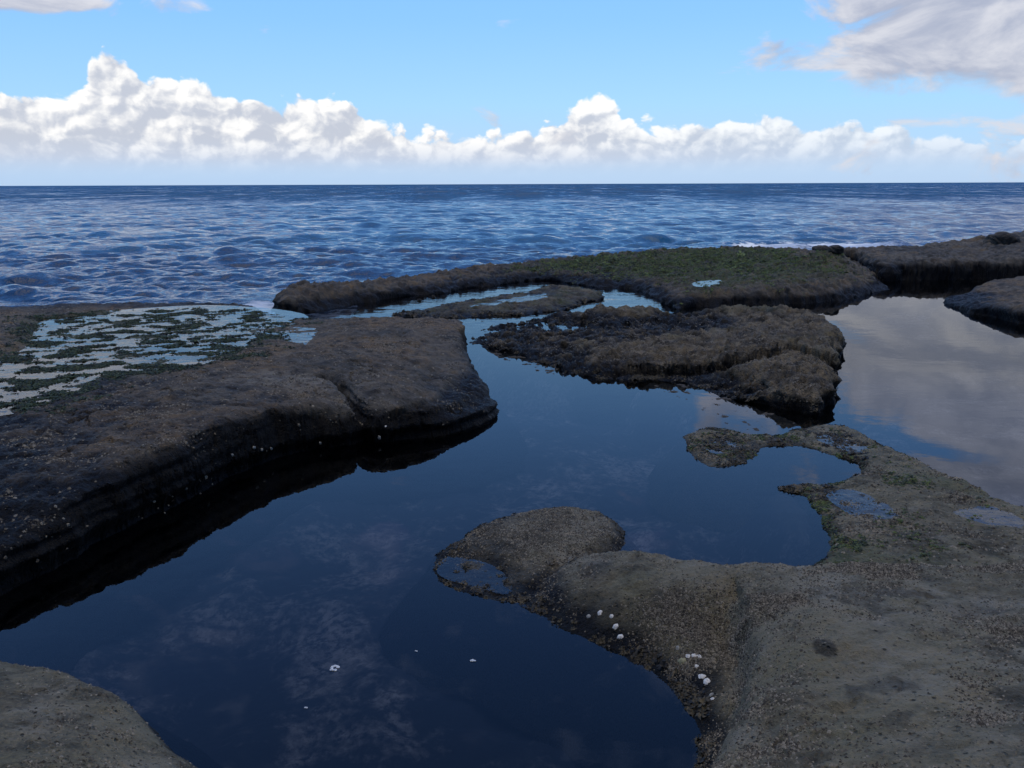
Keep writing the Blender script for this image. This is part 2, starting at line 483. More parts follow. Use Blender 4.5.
# puddles: key -> (rock, outline, level, roughness of the floor, (stretch angle, stretch))
PUD = [
    ('ledge', [(-10, 372, .5), (14, 352, .5), (34, 330, .5), (40, 316, .5), (120, 309, .5), (200, 305, .5), (265, 309, .5), (296, 317, .5), (262, 330, .5), (236, 352, .5), (190, 364, .5), (110, 372, .5), (80, 388, .5), (0, 405, .5), (-40, 400, .5)], .487, .028, 3.6, (.35, .55)),
    ('ledge', [(250, 325, .5), (280, 324, .5), (314, 327, .5), (312, 337, .5), (308, 346, .5), (284, 337, .5)], .49, .018, 2.5, (.3, .5)),
    ('bridge', [(470, 305, .1), (500, 299, .1), (545, 292, .1), (548, 297, .1), (500, 304, .1)], .075, .03, 2.2, (.2, .5)),
    ('shelf', [(696, 283, .35), (720, 281, .35), (716, 286, .35), (698, 287, .35)], .335, .006, 2, (0, 1)),
    ('lobe', [(440, 572), (450, 560), (468, 562), (492, 570), (505, 585), (500, 594), (470, 586), (448, 580)], .016, .018, 5, (0, 1)),
    ('lowrock', [(818, 444), (836, 440), (864, 452), (862, 460), (835, 452)], .035, .006, 4, (0, 1)),
    ('lowrock', [(700, 446), (722, 441), (735, 450), (715, 456)], .02, .015, 5, (0, 1)),
    ('lowrock', [(830, 505), (855, 500), (895, 520), (900, 530), (860, 526)], .05, .012, 4, (0, 1)),
    ('lowrock', [(950, 525), (975, 517), (1015, 530), (1020, 542), (985, 540)], .085, .008, 4, (0, 1)),
]

BEDZ = -0.55
# -- shallow fringes: outlines where the pool floor rises close to the surface
FRINGE = [([(478, 348), (520, 350), (562, 366), (570, 377), (540, 374), (505, 362)], -.012, .045, 6.5),
          ([(640, 384), (690, 384), (760, 408), (800, 422), (800, 434), (740, 436), (700, 415)], -.018, .045, 5.5),
          ([(345 + 420, 492), (790, 490), (812, 512), (806, 530), (785, 520)], -.02, .035, 7)]

Hs = {}
SD = {}
for key, r in ROCKS.items():
    poly = r['poly']; mg = 1.0
    sel = (GX > poly[:, 0].min() - mg) & (GX < poly[:, 0].max() + mg) & (GY > poly[:, 1].min() - mg) & (GY < poly[:, 1].max() + mg)
    x = GX[sel]; y = GY[sel]
    s = sdf(poly, x, y)
    near = s > -mg
    idx = np.flatnonzero(sel.ravel())[near]; x = x[near]; y = y[near]; s = s[near]
    sr = s.copy()
    e = fbm(x, y, r['ef'], 5, 31, .55)
    s = s + e * r['edge']
    top = r['top'](x, y)
    if r['strata']:
        q = .085 if key != 'middle' else .11
        zz = top + fbm(x, y, .5, 3, 77) * .05
        k = np.floor(zz / q); fr = zz / q - k
        ter = (k + sstep(.55, .95, fr)) * q
        slope_m = sstep(.44, .36, top) if key == 'ledge' else 1.0
        top = top + (ter - zz) * r['strata'] * slope_m
    u = np.clip(s / r['w'], 0, 1)
    prof = 1 - (1 - u) ** r['p']
    h = np.where(s >= 0, top * prof, s * r['under'])
    nz = fbm(x, y, r['rf'], 7, 5, .52) * r['rough']
    if r['ridge']:
        rd = ridged(x, y, 2.6, 5, 60, .6)
        nz = nz + (rd - .62) * r['ridge']
        pit = np.clip(pn(x * 5.5, y * 5.5, 91) - .12, 0, 1)
        nz = nz - pit * .10
    nz = nz + fbm(x, y, 4.2, 5, 15, .62) * r['mid'] - np.clip(pn(x * 6.1, y * 6.1, 96) - .3, 0, 1) * r['mid'] * 1.2
    h = h + nz * np.clip(.25 + u, 0, 1)
    h = h + fbm(x, y, 14, 3, 8, .6) * .006
    if key == 'ledge':   # the open joint that runs down the nose of the ledge
        ck = np.array([U(322, 372, .5), U(340, 380, .46), (U(356, 398, .42)), U(368, 415, .33), U(378, 430, .15)])
        d = np.full(x.shape, 9.)
        for a_, b_ in zip(ck[:-1], ck[1:]):
            ex, ey = b_ - a_
            tt = np.clip(((x - a_[0]) * ex + (y - a_[1]) * ey) / (ex * ex + ey * ey), 0, 1)
            d = np.minimum(d, np.hypot(x - a_[0] - tt * ex, y - a_[1] - tt * ey))
        d = d + fbm(x, y, 3, 3, 3) * .03
        h = h - .16 * np.exp(-(d / .06) ** 2) - .035 * np.exp(-(d / .2) ** 2)
    if key == 'middle':   # the break between the upper block and the low apron in front of it
        ck = np.array([U(560, 366, .15), U(640, 364, .2), U(705, 362, .22), U(755, 354, .3), U(795, 343, .33), U(842, 355, .33)])
        d = np.full(x.shape, 9.); side = np.zeros_like(x)
        for a_, b_ in zip(ck[:-1], ck[1:]):
            ex, ey = b_ - a_; L = math.hypot(ex, ey)
            tt = np.clip(((x - a_[0]) * ex + (y - a_[1]) * ey) / (L * L), 0, 1)
            dd = np.hypot(x - a_[0] - tt * ex, y - a_[1] - tt * ey)
            side = np.where(dd < d, ((x - a_[0]) * ey - (y - a_[1]) * ex) / L, side); d = np.minimum(d, dd)
        sd_ = np.where(side < 0, -d, d) + fbm(x, y, 2.2, 5, 19) * .16
        h = h - .13 * sstep(-.02, .05, sd_) * np.exp(-np.clip(sd_ - .1, 0, 9) / .30) * np.clip(h / .15, 0, 1)
        h = h - .10 * np.exp(-((sd_ - .03) / .05) ** 2) * np.clip(h / .15, 0, 1)
    ckm = {'ledge': .05, 'shelf': .08, 'farledge': .09, 'middle': .06, 'rightrock': .05, 'bridge': .04, 'fore': .012, 'corner': .01}.get(key, 0)
    if ckm:   # joints and small open cracks
        f_ = {'fore': .9, 'corner': 1.1, 'ledge': .55, 'middle': 1.1}.get(key, .5)
        q1 = pn(x * f_ + .25 * fbm(x, y, 2.5, 4, 161), y * f_ * .8 + .25 * fbm(x, y, 2.5, 4, 166), 160)
        q2 = pn(x * f_ * 1.7 + 5 + .2 * fbm(x, y, 3, 4, 171), y * f_ * 1.9, 170)
        wd_ = .016 * f_
        h = h - ckm * np.exp(-(q1 / (wd_ * 1.6)) ** 2) * sstep(-.15, .2, fbm(x, y, .6, 3, 175)) * np.clip(u, 0, 1)
        h = h - ckm * .6 * np.exp(-(q2 / (wd_ * 1.8)) ** 2) * sstep(.0, .35, fbm(x, y, .8, 3, 178)) * np.clip(u, 0, 1)
    if key == 'fore':   # the brow where the flat top breaks down to the pool
        ck = np.array([U(742, 588, .40), U(752, 610, .42), U(757, 650, .45), U(742, 690, .47), U(722, 735, .49), U(698, 775, .5), U(660, 830, .52)])
        d = np.full(x.shape, 9.); side = np.zeros_like(x)
        for a_, b_ in zip(ck[:-1], ck[1:]):
            ex, ey = b_ - a_; L = math.hypot(ex, ey)
            tt = np.clip(((x - a_[0]) * ex + (y - a_[1]) * ey) / (L * L), 0, 1)
            dd = np.hypot(x - a_[0] - tt * ex, y - a_[1] - tt * ey)
            sd_ = ((x - a_[0]) * ey - (y - a_[1]) * ex) / L
            nearer = dd < d
            side = np.where(nearer, sd_, side); d = np.minimum(d, dd)
        sd_ = np.where(side < 0, -d, d) + fbm(x, y, 5, 4, 12) * .035
        # positive = right of the brow (walking towards the standpoint the pool lies on the right)
        fade = sstep(ck[0][1] + .35, ck[0][1] - .15, y)
        drop = sstep(-.01, .085, sd_) * np.exp(-np.clip(sd_ - .10, 0, 9) / .38)
        h = h - .17 * drop * fade * np.clip(h / .3, 0, 1)
        r['brow'] = np.zeros(NR * NC); r['brow'][idx] = sstep(0, .1, sd_) * fade
    Hs[key] = [idx, x, y, h, s, nz]

PUDS = []
for (key, ol, lev, amp, fq, (ang, st)) in PUD:
    idx, x, y, h, s, nz = Hs[key]
    poly = smooth_poly([P(q) for q in ol], 3)
    d = sdf(poly, x, y)
    m_ = sstep(-.30 if amp > .03 else -.12, .12 if amp > .03 else .06, d + fbm(x, y, 2.5, 3, 17) * .10)
    ca, sa = math.cos(ang), math.sin(ang)
    xr = (x * ca + y * sa) * st; yr = -x * sa + y * ca
    fl = lev - .003 + fbm(xr, yr, fq, 6, 44, .55) * amp - .12 * amp * m_
    Hs[key][3] = h * (1 - m_) + fl * m_
    PUDS.append((poly, lev, key))

for poly, lev, amp, fq in FRINGE:
    pass

allh = np.full(NR * NC, -9.0)
for key, (idx, x, y, h, s, nz) in Hs.items():
    allh[idx] = np.maximum(allh[idx], h)

HG = np.maximum(allh, -.75).reshape(NR, NC)


def grid_at(x, y):
    r_ = np.hypot(x, y); a_ = np.degrees(np.arctan2(x, y))
    i = np.clip(np.interp(r_, rows, np.arange(NR)), 0, NR - 1.001); j = np.clip(np.interp(a_, cols, np.arange(NC)), 0, NC - 1.001)
    i0 = i.astype(int); j0 = j.astype(int); fi = i - i0; fj = j - j0
    return (HG[i0, j0] * (1 - fi) * (1 - fj) + HG[i0 + 1, j0] * fi * (1 - fj) + HG[i0, j0 + 1] * (1 - fi) * fj + HG[i0 + 1, j0 + 1] * fi * fj)


INFO = {
    'ledge': ('rock', 'broad dark rock ledge at left topped with green weed and streaks of standing water', MAT_LEDGE),
    'shelf': ('rock', 'long low shelf of rock covered in green weed along the edge of the sea', MAT_LEDGE),
    'bridge': ('rock', 'low dark hump of rock between the narrow channel and the small bright pool', MAT_ROUGH),
    'middle': ('rock', 'rough pitted brown rock standing in the middle between the two pools', MAT_ROUGH),
    'farledge': ('rock', 'flat topped dark rock ledge at far right carrying a boulder by the sea', MAT_LEDGE),
    'rightrock': ('rock', 'brown sloping rock at the right frame edge rising out of the pale reflecting pool', MAT_LEDGE),
    'lowrock': ('rock', 'low wet hook shaped rock shelf barely above the water', MAT_FORE),
    'fore': ('rock', 'large brown foreground rock at lower right with white shells on its pool side', MAT_FORE),
    'lobe': ('rock', 'small rounded brown rock hump at the tip of the big foreground rock', MAT_FORE),
    'corner': ('rock', 'rounded brown rock filling the bottom left corner', MAT_FORE),
}
SURF = {}
for key, (idx, x, y, h, s, nz) in Hs.items():
    keep = (h > -.5) & (h > allh[idx] - .12)
    # every vertex of a quad must be kept
    flag = np.zeros(NR * NC, bool); flag[idx[keep]] = True
    F2 = flag.reshape(NR, NC)
    q = F2[:-1, :-1] & F2[1:, :-1] & F2[:-1, 1:] & F2[1:, 1:]
    ii, jj = np.nonzero(q)
    a_ = ii * NC + jj
    quads = np.stack([a_, a_ + 1, a_ + NC + 1, a_ + NC], 1)[:, ::-1]
    used = np.unique(quads)
    remap = np.full(NR * NC, -1, np.int64); remap[used] = np.arange(len(used))
    pos_in = np.full(NR * NC, -1, np.int64); pos_in[idx] = np.arange(len(idx))
    k = pos_in[used]
    X, Y, Z, S = x[k], y[k], h[k], s[k]
    # colour masks (moss, crust, pale, dark wet and painted shade)
    n1 = fbm(X, Y, .7, 5, 21); n2 = fbm(X, Y, 2.2, 5, 26)
    moss = np.zeros_like(X); cru = np.zeros_like(X); pal = np.zeros_like(X)
    tide_shade = {'ledge': .27, 'shelf': .16, 'bridge': .03, 'middle': .10, 'farledge': .38, 'rightrock': .20, 'lowrock': .0, 'fore': .06, 'lobe': .025, 'corner': .04}[key]  # top of the wet band; on tall faces it also paints in shade
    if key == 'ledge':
        tide_shade = tide_shade + .19 * sstep(-1.7, -2.6, X) * sstep(-5.3, -4.3, X + (Y - 5) * .25) * sstep(10, 9, Y)  # painted shade: blackens the pool-side face well above the wet band
    dark = sstep(tide_shade + .09, tide_shade - .02, Z + n2 * .05)
    if key in ('lowrock',):
        dark = sstep(.03, -.005, Z + n2 * .02) * .75
    if key == 'ledge':
        pd = sdf(PUDS[0][0], X, Y)
        moss = sstep(-.5, .6, pd + n2 * .6) * .95
        cru = sstep(.38, .5, Z + n2 * .03) * np.clip(.45 + n1 * 1.1, 0, 1)
        right = sstep(-2.9, -2.1, X) * sstep(11.6, 12.6, Y + n1 * .3)
        cru = np.maximum(cru, right)
        pal = np.exp(-((X - U(285, 380, .5)[0]) / .75) ** 2 - ((Y - U(285, 380, .5)[1]) / .42) ** 2) * .9
        edge_sea = sstep(1.2, .2, S) * sstep(13.0, 14.5, Y)
        dark = np.maximum(dark, edge_sea * .75)
    elif key == 'shelf':
        moss = sstep(-1.5, 1.0, X - .2 + n1 * 1.2) * sstep(9.6, 7.6, X + n1 * .8) * sstep(.2, 1.6, S + n2 * .5) * np.clip(.75 + n2 * .8, 0, 1)
        cru = np.clip(.4 + n2, 0, 1) * .7
        pal = sstep(6.5, 9, X) * .3 * np.clip(.5 + n2, 0, 1)
    elif key == 'bridge':
        moss = np.clip(.25 + n2 * .7, 0, 1); cru = np.clip(.4 + n1, 0, 1) * .6
    elif key == 'middle':
        cru = np.clip(.5 + n2 * 1.2, 0, 1); moss = np.clip(n1 * .9 - .1, 0, .4); pal = np.clip(n2 * .9, 0, .5)
    elif key == 'farledge':
        pal = np.clip(.3 + n2, 0, 1) * .5 * sstep(.42, .5, Z); cru = np.clip(n1, 0, 1)
    elif key == 'rightrock':
        cru = np.clip(.6 + n2, 0, 1); pal = np.clip(n1, 0, 1) * .5
    elif key == 'lowrock':
        moss = np.clip(n1 * 1.4 - .05, 0, .85); pal = np.clip(n2 * 1.2, 0, .6); cru = np.clip(.3 + n2 * .8, 0, 1)
    elif key in ('fore', 'corner', 'lobe'):
        cru = np.clip(.45 + n1 * .9 + n2 * .35, 0, 1)
        pal = np.clip(.2 + n2 * 1.0 - n1 * .6, 0, .8)
        if key == 'fore':
            bw = ROCKS[key]['brow'][used]
            cru = np.clip(cru * (.7 + .5 * bw), 0, 1); pal = pal * (1 - .7 * bw)
            dark = np.maximum(dark, sstep(.25, .6, fbm(X, Y, 2.8, 5, 27)) * .55)
            dark = np.maximum(dark, .7 * sstep(1.15, .75, np.hypot((X - U(822, 657, .5)[0]) / .055, (Y - U(822, 657, .5)[1]) / .075) + n2 * .25))
        moss = np.clip(n1 * .7 - .15, 0, .3)
    # bedding: steep faces step in and out with height, and are cut back at the waterline
    e_ = .05
    gx_ = (grid_at(X + e_, Y) - grid_at(X - e_, Y)) / (2 * e_); gy_ = (grid_at(X, Y + e_) - grid_at(X, Y - e_)) / (2 * e_)
    gl_ = np.hypot(gx_, gy_) + 1e-6
    bed_amp = {'ledge': .07, 'shelf': .09, 'middle': .09, 'farledge': .10, 'rightrock': .06, 'bridge': .05}.get(key, 0)
    if bed_amp:
        st_ = sstep(.7, 1.6, gl_)
        lay = fbm(Z * 11, (X + Y * .6) * .45, 1, 4, 140, .6) + .5 * fbm(X, Y, 3.0, 4, 150)
        off_ = bed_amp * lay - (.07 if key == 'ledge' else .06) * sstep(.20, .02, Z)
        X = X - gx_ / gl_ * off_ * st_; Y = Y - gy_ / gl_ * off_ * st_
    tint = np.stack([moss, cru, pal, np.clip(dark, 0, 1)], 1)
    cat, label, mat = INFO[key]
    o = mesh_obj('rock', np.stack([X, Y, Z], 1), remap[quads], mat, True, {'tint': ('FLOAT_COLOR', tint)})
    tag(o, label, cat)
    SURF[key] = dict(brow=ROCKS[key].get('brow', np.zeros(NR * NC))[used], X=X, Y=Y, Z=Z, S=S, moss=moss, cru=cru, dark=dark)

def normal_at(x, y, e=.03):
    gx = (grid_at(x + e, y) - grid_at(x - e, y)) / (2 * e); gy = (grid_at(x, y + e) - grid_at(x, y - e)) / (2 * e)
    n_ = np.stack([-gx, -gy, np.ones_like(gx)], -1)
    return n_ / np.linalg.norm(n_, axis=-1, keepdims=True)


def first_hit(px, py):
    """where the line of sight of the standpoint meets the rock (march)"""
    dx, dy, dz = ray(px, py)
    tt = np.linspace(1.5, 34, 6000)
    z = HCAM + dz * tt; g = np.maximum(grid_at(dx * tt, dy * tt), 0)
    k = np.argmax(z <= g)
    return dx * tt[k], dy * tt[k], float(g[k])


# ------------------------------------------------------------------ pool bed, pool water, puddles
bx, by = np.meshgrid(np.concatenate([np.linspace(-16, -4, 60, endpoint=False), np.linspace(-4, 5, 520, endpoint=False), np.linspace(5, 26, 90)]), np.concatenate([np.linspace(1.2, 14.2, 640, endpoint=False), np.linspace(14.2, 24, 90)]))
bz = BEDZ + fbm(bx, by, .8, 5, 52) * .16
for poly, lev, amp, fq in FRINGE:
    sm = smooth_poly([P(q) for q in poly], 3)
    d = sdf(sm, bx, by)
    k = sstep(-.35, .12, d)
    bz = bz * (1 - k) + (lev + fbm(bx, by, fq, 5, 58, .6) * amp * 1.0) * k


def grid_obj(name, x, y, z, mat, attrs=None):
    nr, nc = x.shape
    ii, jj = np.meshgrid(np.arange(nr - 1), np.arange(nc - 1), indexing='ij')
    a_ = (ii * nc + jj).ravel()
    f = np.stack([a_, a_ + 1, a_ + nc + 1, a_ + nc], 1)
    return mesh_obj(name, np.stack([x.ravel(), y.ravel(), z.ravel()], 1), f, mat, True, attrs)


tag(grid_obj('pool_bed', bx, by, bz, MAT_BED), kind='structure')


def sheet(name, pts, z, mat):
    me = bpy.data.meshes.new(name)
    me.from_pydata([(p[0], p[1], z) for p in pts], [], [list(range(len(pts)))])
    me.materials.append(mat)
    me.update()
    if me.polygons[0].normal.z < 0:
        me.flip_normals()
    o = bpy.data.objects.new(name, me); C.objects.link(o)
    return tag(o, kind='structure')


# one sheet of still water; its rim lies under the rocks
sheet('pool_water', [(-6, 1.2), (-14, 3), (-12, 10), (-7.5, 15.0), (-5.0, 16.2), (-5.0, 18.6), (-4.6, 19.2), (-2, 20.8), (1, 24), (5, 25), (10, 25), (14, 25), (25, 24), (25, 3), (5.5, 1.2), (3, .8)], 0.0, MAT_POOL)
for poly, lev, key in PUDS:
    c0 = poly.mean(0)
    grow = 1.10 if lev > .1 else 1.15
    sheet('puddle_water', c0 + (poly - c0) * grow, lev, MAT_PUDDLE)

# ------------------------------------------------------------------ sea
SEAZ = -0.03
HS = HCAM - SEAZ
_i1 = 1 / np.linspace(1 / 14.0, 1 / 48.0, 430, endpoint=False)
_i2 = np.geomspace(48, 1800, 620)
inv = 1 / np.concatenate([_i1, _i2, [2500., 3500., 5000, 8000, 14000, 30000]])
sr_ = 1 / inv
sa_ = np.radians(np.concatenate([np.linspace(-62, -34, 160, endpoint=False), np.linspace(-34, 34, 900, endpoint=False), np.linspace(34, 62, 160)]))
SA, SR = np.meshgrid(sa_, sr_)
sx = SR * np.sin(SA); sy = SR * np.cos(SA)
dr = np.gradient(sr_)[:, None]
# signed distance to the outer edge of the platform (rough)
plat = smooth_poly([('w', 0, 0)[1:]] and [(-40, -5), (-40, 12), (-20, 14.3), (-12.5, 15.2), (-7.6, 15.8), (-4.6, 16.3), (-4.4, 18.4), (-5.0, 19.6), (-2.8, 22.6), (1, 27.2), (6, 28.2), (9.5, 27.0), (12.4, 27.0), (17.5, 29.2), (24, 31), (60, 30), (60, -5)], 3)
off = -sdf(plat, sx, sy)
calm = sstep(-.3, 4.0, off)
z = np.zeros_like(sx); xx = sx.copy(); yy = sy.copy()
wr = np.random.default_rng(5)
for i in range(110):
    lam = 0.28 * (15 / 0.28) ** ((i + wr.random()) / 110)
    th = wr.normal(0, .52) + .28
    amp = .0100 * lam ** .84 * (1.0 if lam < 1.6 else (1.6 / lam) ** .78)
    kx, ky = math.sin(th), -math.cos(th)
    kk = 2 * math.pi / lam
    ph = wr.random() * 6.283
    att = np.clip((lam / (2.6 * dr)) - .6, 0, 1) * calm
    grp = .25 + 1.5 * np.clip(fbm(sx, sy, 1 / (lam * 3.5), 2, 200 + i % 40) + .3, 0, 1)
    a = kk * (sx * kx + sy * ky) + ph
    z += amp * att * grp * np.sin(a)
    xx += -amp * att * grp * kx * np.cos(a) * .8
    yy += -amp * att * grp * ky * np.cos(a) * .8
foam = sstep(2.2, -.2, off) * .8
for (px, py, rx, ry, st) in ((770, 248, 2.4, 4.0, 1.3), (845, 248, 2.6, 4.0, 1.3), (800, 247, 2.0, 4, 1.0), (700, 253, 2.0, 2.5, .7), (930, 246, 3.5, 5, .8), (268, 303, 1.1, 1.2, 1.0), (20, 302, 2.0, 1.2, .6), (215, 303, 1.0, .8, .6), (640, 257, 2, 2.5, .6), (890, 244, 5, 7, .62), (150, 298, 4, 2, .45)):
    fx, fy = U(px, py, SEAZ)
    foam = np.maximum(foam, st * np.exp(-((sx - fx) / rx) ** 2 - ((sy - fy) / ry) ** 2))
foam = np.maximum(foam, sstep(.40, .75, z) * .5)
# drop the part deep under the platform
nr, nc = sx.shape
ii, jj = np.meshgrid(np.arange(nr - 1), np.arange(nc - 1), indexing='ij')
ok = (off[:-1, :-1] > -1.0) & (off[1:, 1:] > -1.0)
a_ = (ii * nc + jj)[ok]
f = np.stack([a_, a_ + 1, a_ + nc + 1, a_ + nc], 1)[:, ::-1]
V = np.stack([xx.ravel(), yy.ravel(), (z + SEAZ).ravel()], 1)
used = np.unique(f); rm = np.full(nr * nc, -1); rm[used] = np.arange(len(used))
f = rm[f]
so = mesh_obj('sea', V[used], f, MAT_SEA, True, {'foam': ('FLOAT', foam.ravel()[used])})
if so.data.polygons[0].normal.z < 0:
    so.data.flip_normals()
tag(so, kind='structure')
if bpy.data.objects['pool_bed'].data.polygons[0].normal.z < 0:
    bpy.data.objects['pool_bed'].data.flip_normals()
for o in [o for o in C.objects if o.name.startswith('rock')]:
    if sum(p.normal.z for p in list(o.data.polygons)[:50]) < 0:
        o.data.flip_normals()

# sea floor beyond the platform and ground under everything
sheet('sea_floor', [(-60000, -60), (60000, -60), (60000, 60000), (-60000, 60000)], -6.0, MAT_BED)


# ------------------------------------------------------------------ small growth as scattered meshes
def scatter(name, mat, pts, nrm, size, tv, tf, kind_label, jitter=.35, shade=None, lift=0.0):
    n_ = len(pts)
    tv = np.asarray(tv, float); tf = np.asarray(tf)
    up = nrm; ang = RNG.random(n_) * 2 * np.pi
    ref = np.stack([np.cos(ang), np.sin(ang), np.zeros(n_)], 1)
    xa = ref - up * (ref * up).sum(1, keepdims=True); xa /= np.linalg.norm(xa, axis=1, keepdims=True)
    ya = np.cross(up, xa)
    t_ = np.repeat(tv[None], n_, 0) * (1 + RNG.normal(0, jitter, (n_, len(tv), 3)) * .6)
    t_ = t_ * size[:, None, None]
    v = pts[:, None] + t_[..., 0:1] * xa[:, None] + t_[..., 1:2] * ya[:, None] + (t_[..., 2:3] + lift) * up[:, None]
    f_ = tf[None] + (np.arange(n_) * len(tv))[:, None, None]
    if shade is None:
        shade = RNG.random(n_)
    sh = np.repeat(shade, len(tv))
    o = mesh_obj(name, v.reshape(-1, 3), f_.reshape(-1, tf.shape[1]), mat, False, {'shade': ('FLOAT', sh)})
    tag(o, kind_label[0], kind_label[1], kind='stuff')
    return o


CHIP_V = [(-.5, -.4, -.1), (.45, -.5, -.1), (.6, .2, -.1), (0, .55, -.1), (-.55, .25, -.1), (.05, 0, .42)]
CHIP_F = [(0, 1, 5), (1, 2, 5), (2, 3, 5), (3, 4, 5), (4, 0, 5)]


def leaf_template(nb=7, seed=1):
    rr = np.random.default_rng(seed); v = []; f = []
    for i in range(nb):
        a = i / nb * 6.283 + rr.normal(0, .3); l = .5 + rr.random() * .6; wv = .16 + rr.random() * .14; hh = .15 + rr.random() * .35
        d = np.array([math.cos(a), math.sin(a)]); s_ = np.array([-d[1], d[0]]) * wv
        b = len(v)
        v += [(*(s_ * .5), 0), (*(-s_ * .5), 0), (*(d * l * .6 - s_), hh), (*(d * l * .6 + s_), hh * .9), (*(d * l - s_ * .6), hh * .7), (*(d * l + s_ * .6), hh * .6)]
        f += [(b, b + 1, b + 2, b + 3), (b + 3, b + 2, b + 4, b + 5)]
    return v, f


def pick(key, n_, weight):
    s = SURF[key]
    wv = np.clip(weight, 0, None) * np.hypot(s['X'], s['Y']) ** 1.0
    wv = wv / wv.sum()
    i = RNG.choice(len(wv), n_, p=wv)
    x = s['X'][i] + RNG.normal(0, .012, n_); y = s['Y'][i] + RNG.normal(0, .012, n_)
    z_ = grid_at(x, y)
    return np.stack([x, y, z_], 1), normal_at(x, y)


def clumpy(x, y, f_=1.0, seed=70, lo=.0, hi=.5):
    return sstep(lo, hi, fbm(x, y, f_, 4, seed, .6))


# grit on the foreground rocks: small and pale, denser in clumps
for key, n_, lab in (('fore', 85000, 'crust of small brown and pale barnacles over the big foreground rock'),
                     ('lobe', 12000, 'crust of small barnacles over the small rounded rock hump'),
                     ('corner', 14000, 'crust of small barnacles over the bottom left corner rock'),
                     ('ledge', 22000, 'crust of tiny barnacles over the broad left ledge'),
                     ('lowrock', 9000, 'small loose shells and barnacles over the low hook shaped shelf'),
                     ('middle', 14000, 'small barnacles over the rough pitted middle rock')):
    s = SURF[key]
    wgt = (clumpy(s['X'], s['Y'], 1.6, 71, .0, .6) * (.15 + clumpy(s['X'], s['Y'], 6, 73, -.2, .5)) + .03) * sstep(.0, .03, s['Z'])
    if key == 'fore':
        slope = s['brow'] * sstep(.10, .20, s['Z'])
        wgt = wgt * (1 + .8 * (1 - s['brow'])) * clumpy(s['X'], s['Y'], .9, 75, -.5, .3) + .55 * slope * (.3 + clumpy(s['X'], s['Y'], 3, 76, -.3, .4))
        wgt = wgt * (s['Y'] > 2.2)
    if key == 'ledge':
        wgt = wgt * sstep(.1, .3, s['Z']) * (s['X'] > -9)
    if key in ('lobe',):
        wgt = wgt + .5 * sstep(.04, .1, s['Z'])
    p_, n__ = pick(key, n_, wgt)
    sz = np.exp(RNG.normal(math.log(.0072 if key in ('fore', 'lobe', 'corner') else .012), .45, n_))
    sz = np.minimum(sz, .016 if key in ('fore', 'lobe', 'corner') else .03)
    sh = np.clip(RNG.beta(1.3, 3.0, n_) + (RNG.random(n_) < .025) * .6, 0, 1.1)
    scatter('barnacle_crust', MAT_GRIT, p_, n__, sz, CHIP_V, CHIP_F, (lab, 'barnacles'), shade=sh)

LV, LF = leaf_template(7, 3)
s = SURF['shelf']
p_, n__ = pick('shelf', 48000, s['moss'] * (clumpy(s['X'], s['Y'], .9, 81, -.3, .5) + .10) * (.35 + clumpy(s['X'], s['Y'], 4, 82, -.2, .4)) * (.35 + sstep(20, 25, s['Y'])))
scatter('green_weed', MAT_GREEN, p_, n__, np.exp(RNG.normal(math.log(.020), .45, len(p_))), LV, LF, ('short green weed carpeting the long shelf beside the sea', 'seaweed'))
s = SURF['ledge']
p_, n__ = pick('ledge', 22000, s['moss'] * (s['Z'] > .482) * (s['X'] > -10) * (clumpy(s['X'], s['Y'], 1.5, 83, -.35, .3) + .05))
scatter('green_weed', MAT_DARKGREEN, p_, n__, np.exp(RNG.normal(math.log(.020), .35, len(p_))), LV, LF, ('dark green weed around the puddles on the left ledge', 'seaweed'))
s = SURF['lowrock']
p_, n__ = pick('lowrock', 2500, (s['moss'] + .05) * (clumpy(s['X'], s['Y'], 2.2, 84, .05, .5)) * (s['Z'] > .01) + .35 * (np.abs(s['Z'] - .015) < .02) * clumpy(s['X'], s['Y'], 3, 85, .1, .4))
scatter('green_weed', MAT_GREEN, p_, n__, np.exp(RNG.normal(math.log(.014), .35, len(p_))), LV, LF, ('tufts of green weed on the low hook shaped shelf', 'seaweed'), shade=RNG.random(len(p_)) * .6)
# brown weed fringe along the waterlines
for key, n_, sz0, lab in (('fore', 800, .015, 'brown weed fringing the waterline of the big foreground rock'), ('middle', 2200, .024, 'dark weed fringing the waterline of the middle rock'),
                     ('lobe', 500, .014, 'dark weed fringing the small rounded rock hump'), ('lowrock', 2200, .016, 'dark weed fringing the low hook shaped shelf'), ('bridge', 900, .035, 'dark weed along the low hump beside the channel')):
    s = SURF[key]
    wgt = (np.abs(s['Z'] - .012) < .03) * (clumpy(s['X'], s['Y'], 2.5, 87, -.1, .35) + .03)
    p_, n__ = pick(key, n_, wgt)
    scatter('brown_weed', MAT_BROWN, p_, n__, np.exp(RNG.normal(math.log(sz0), .4, len(p_))), LV, LF, (lab, 'seaweed'))


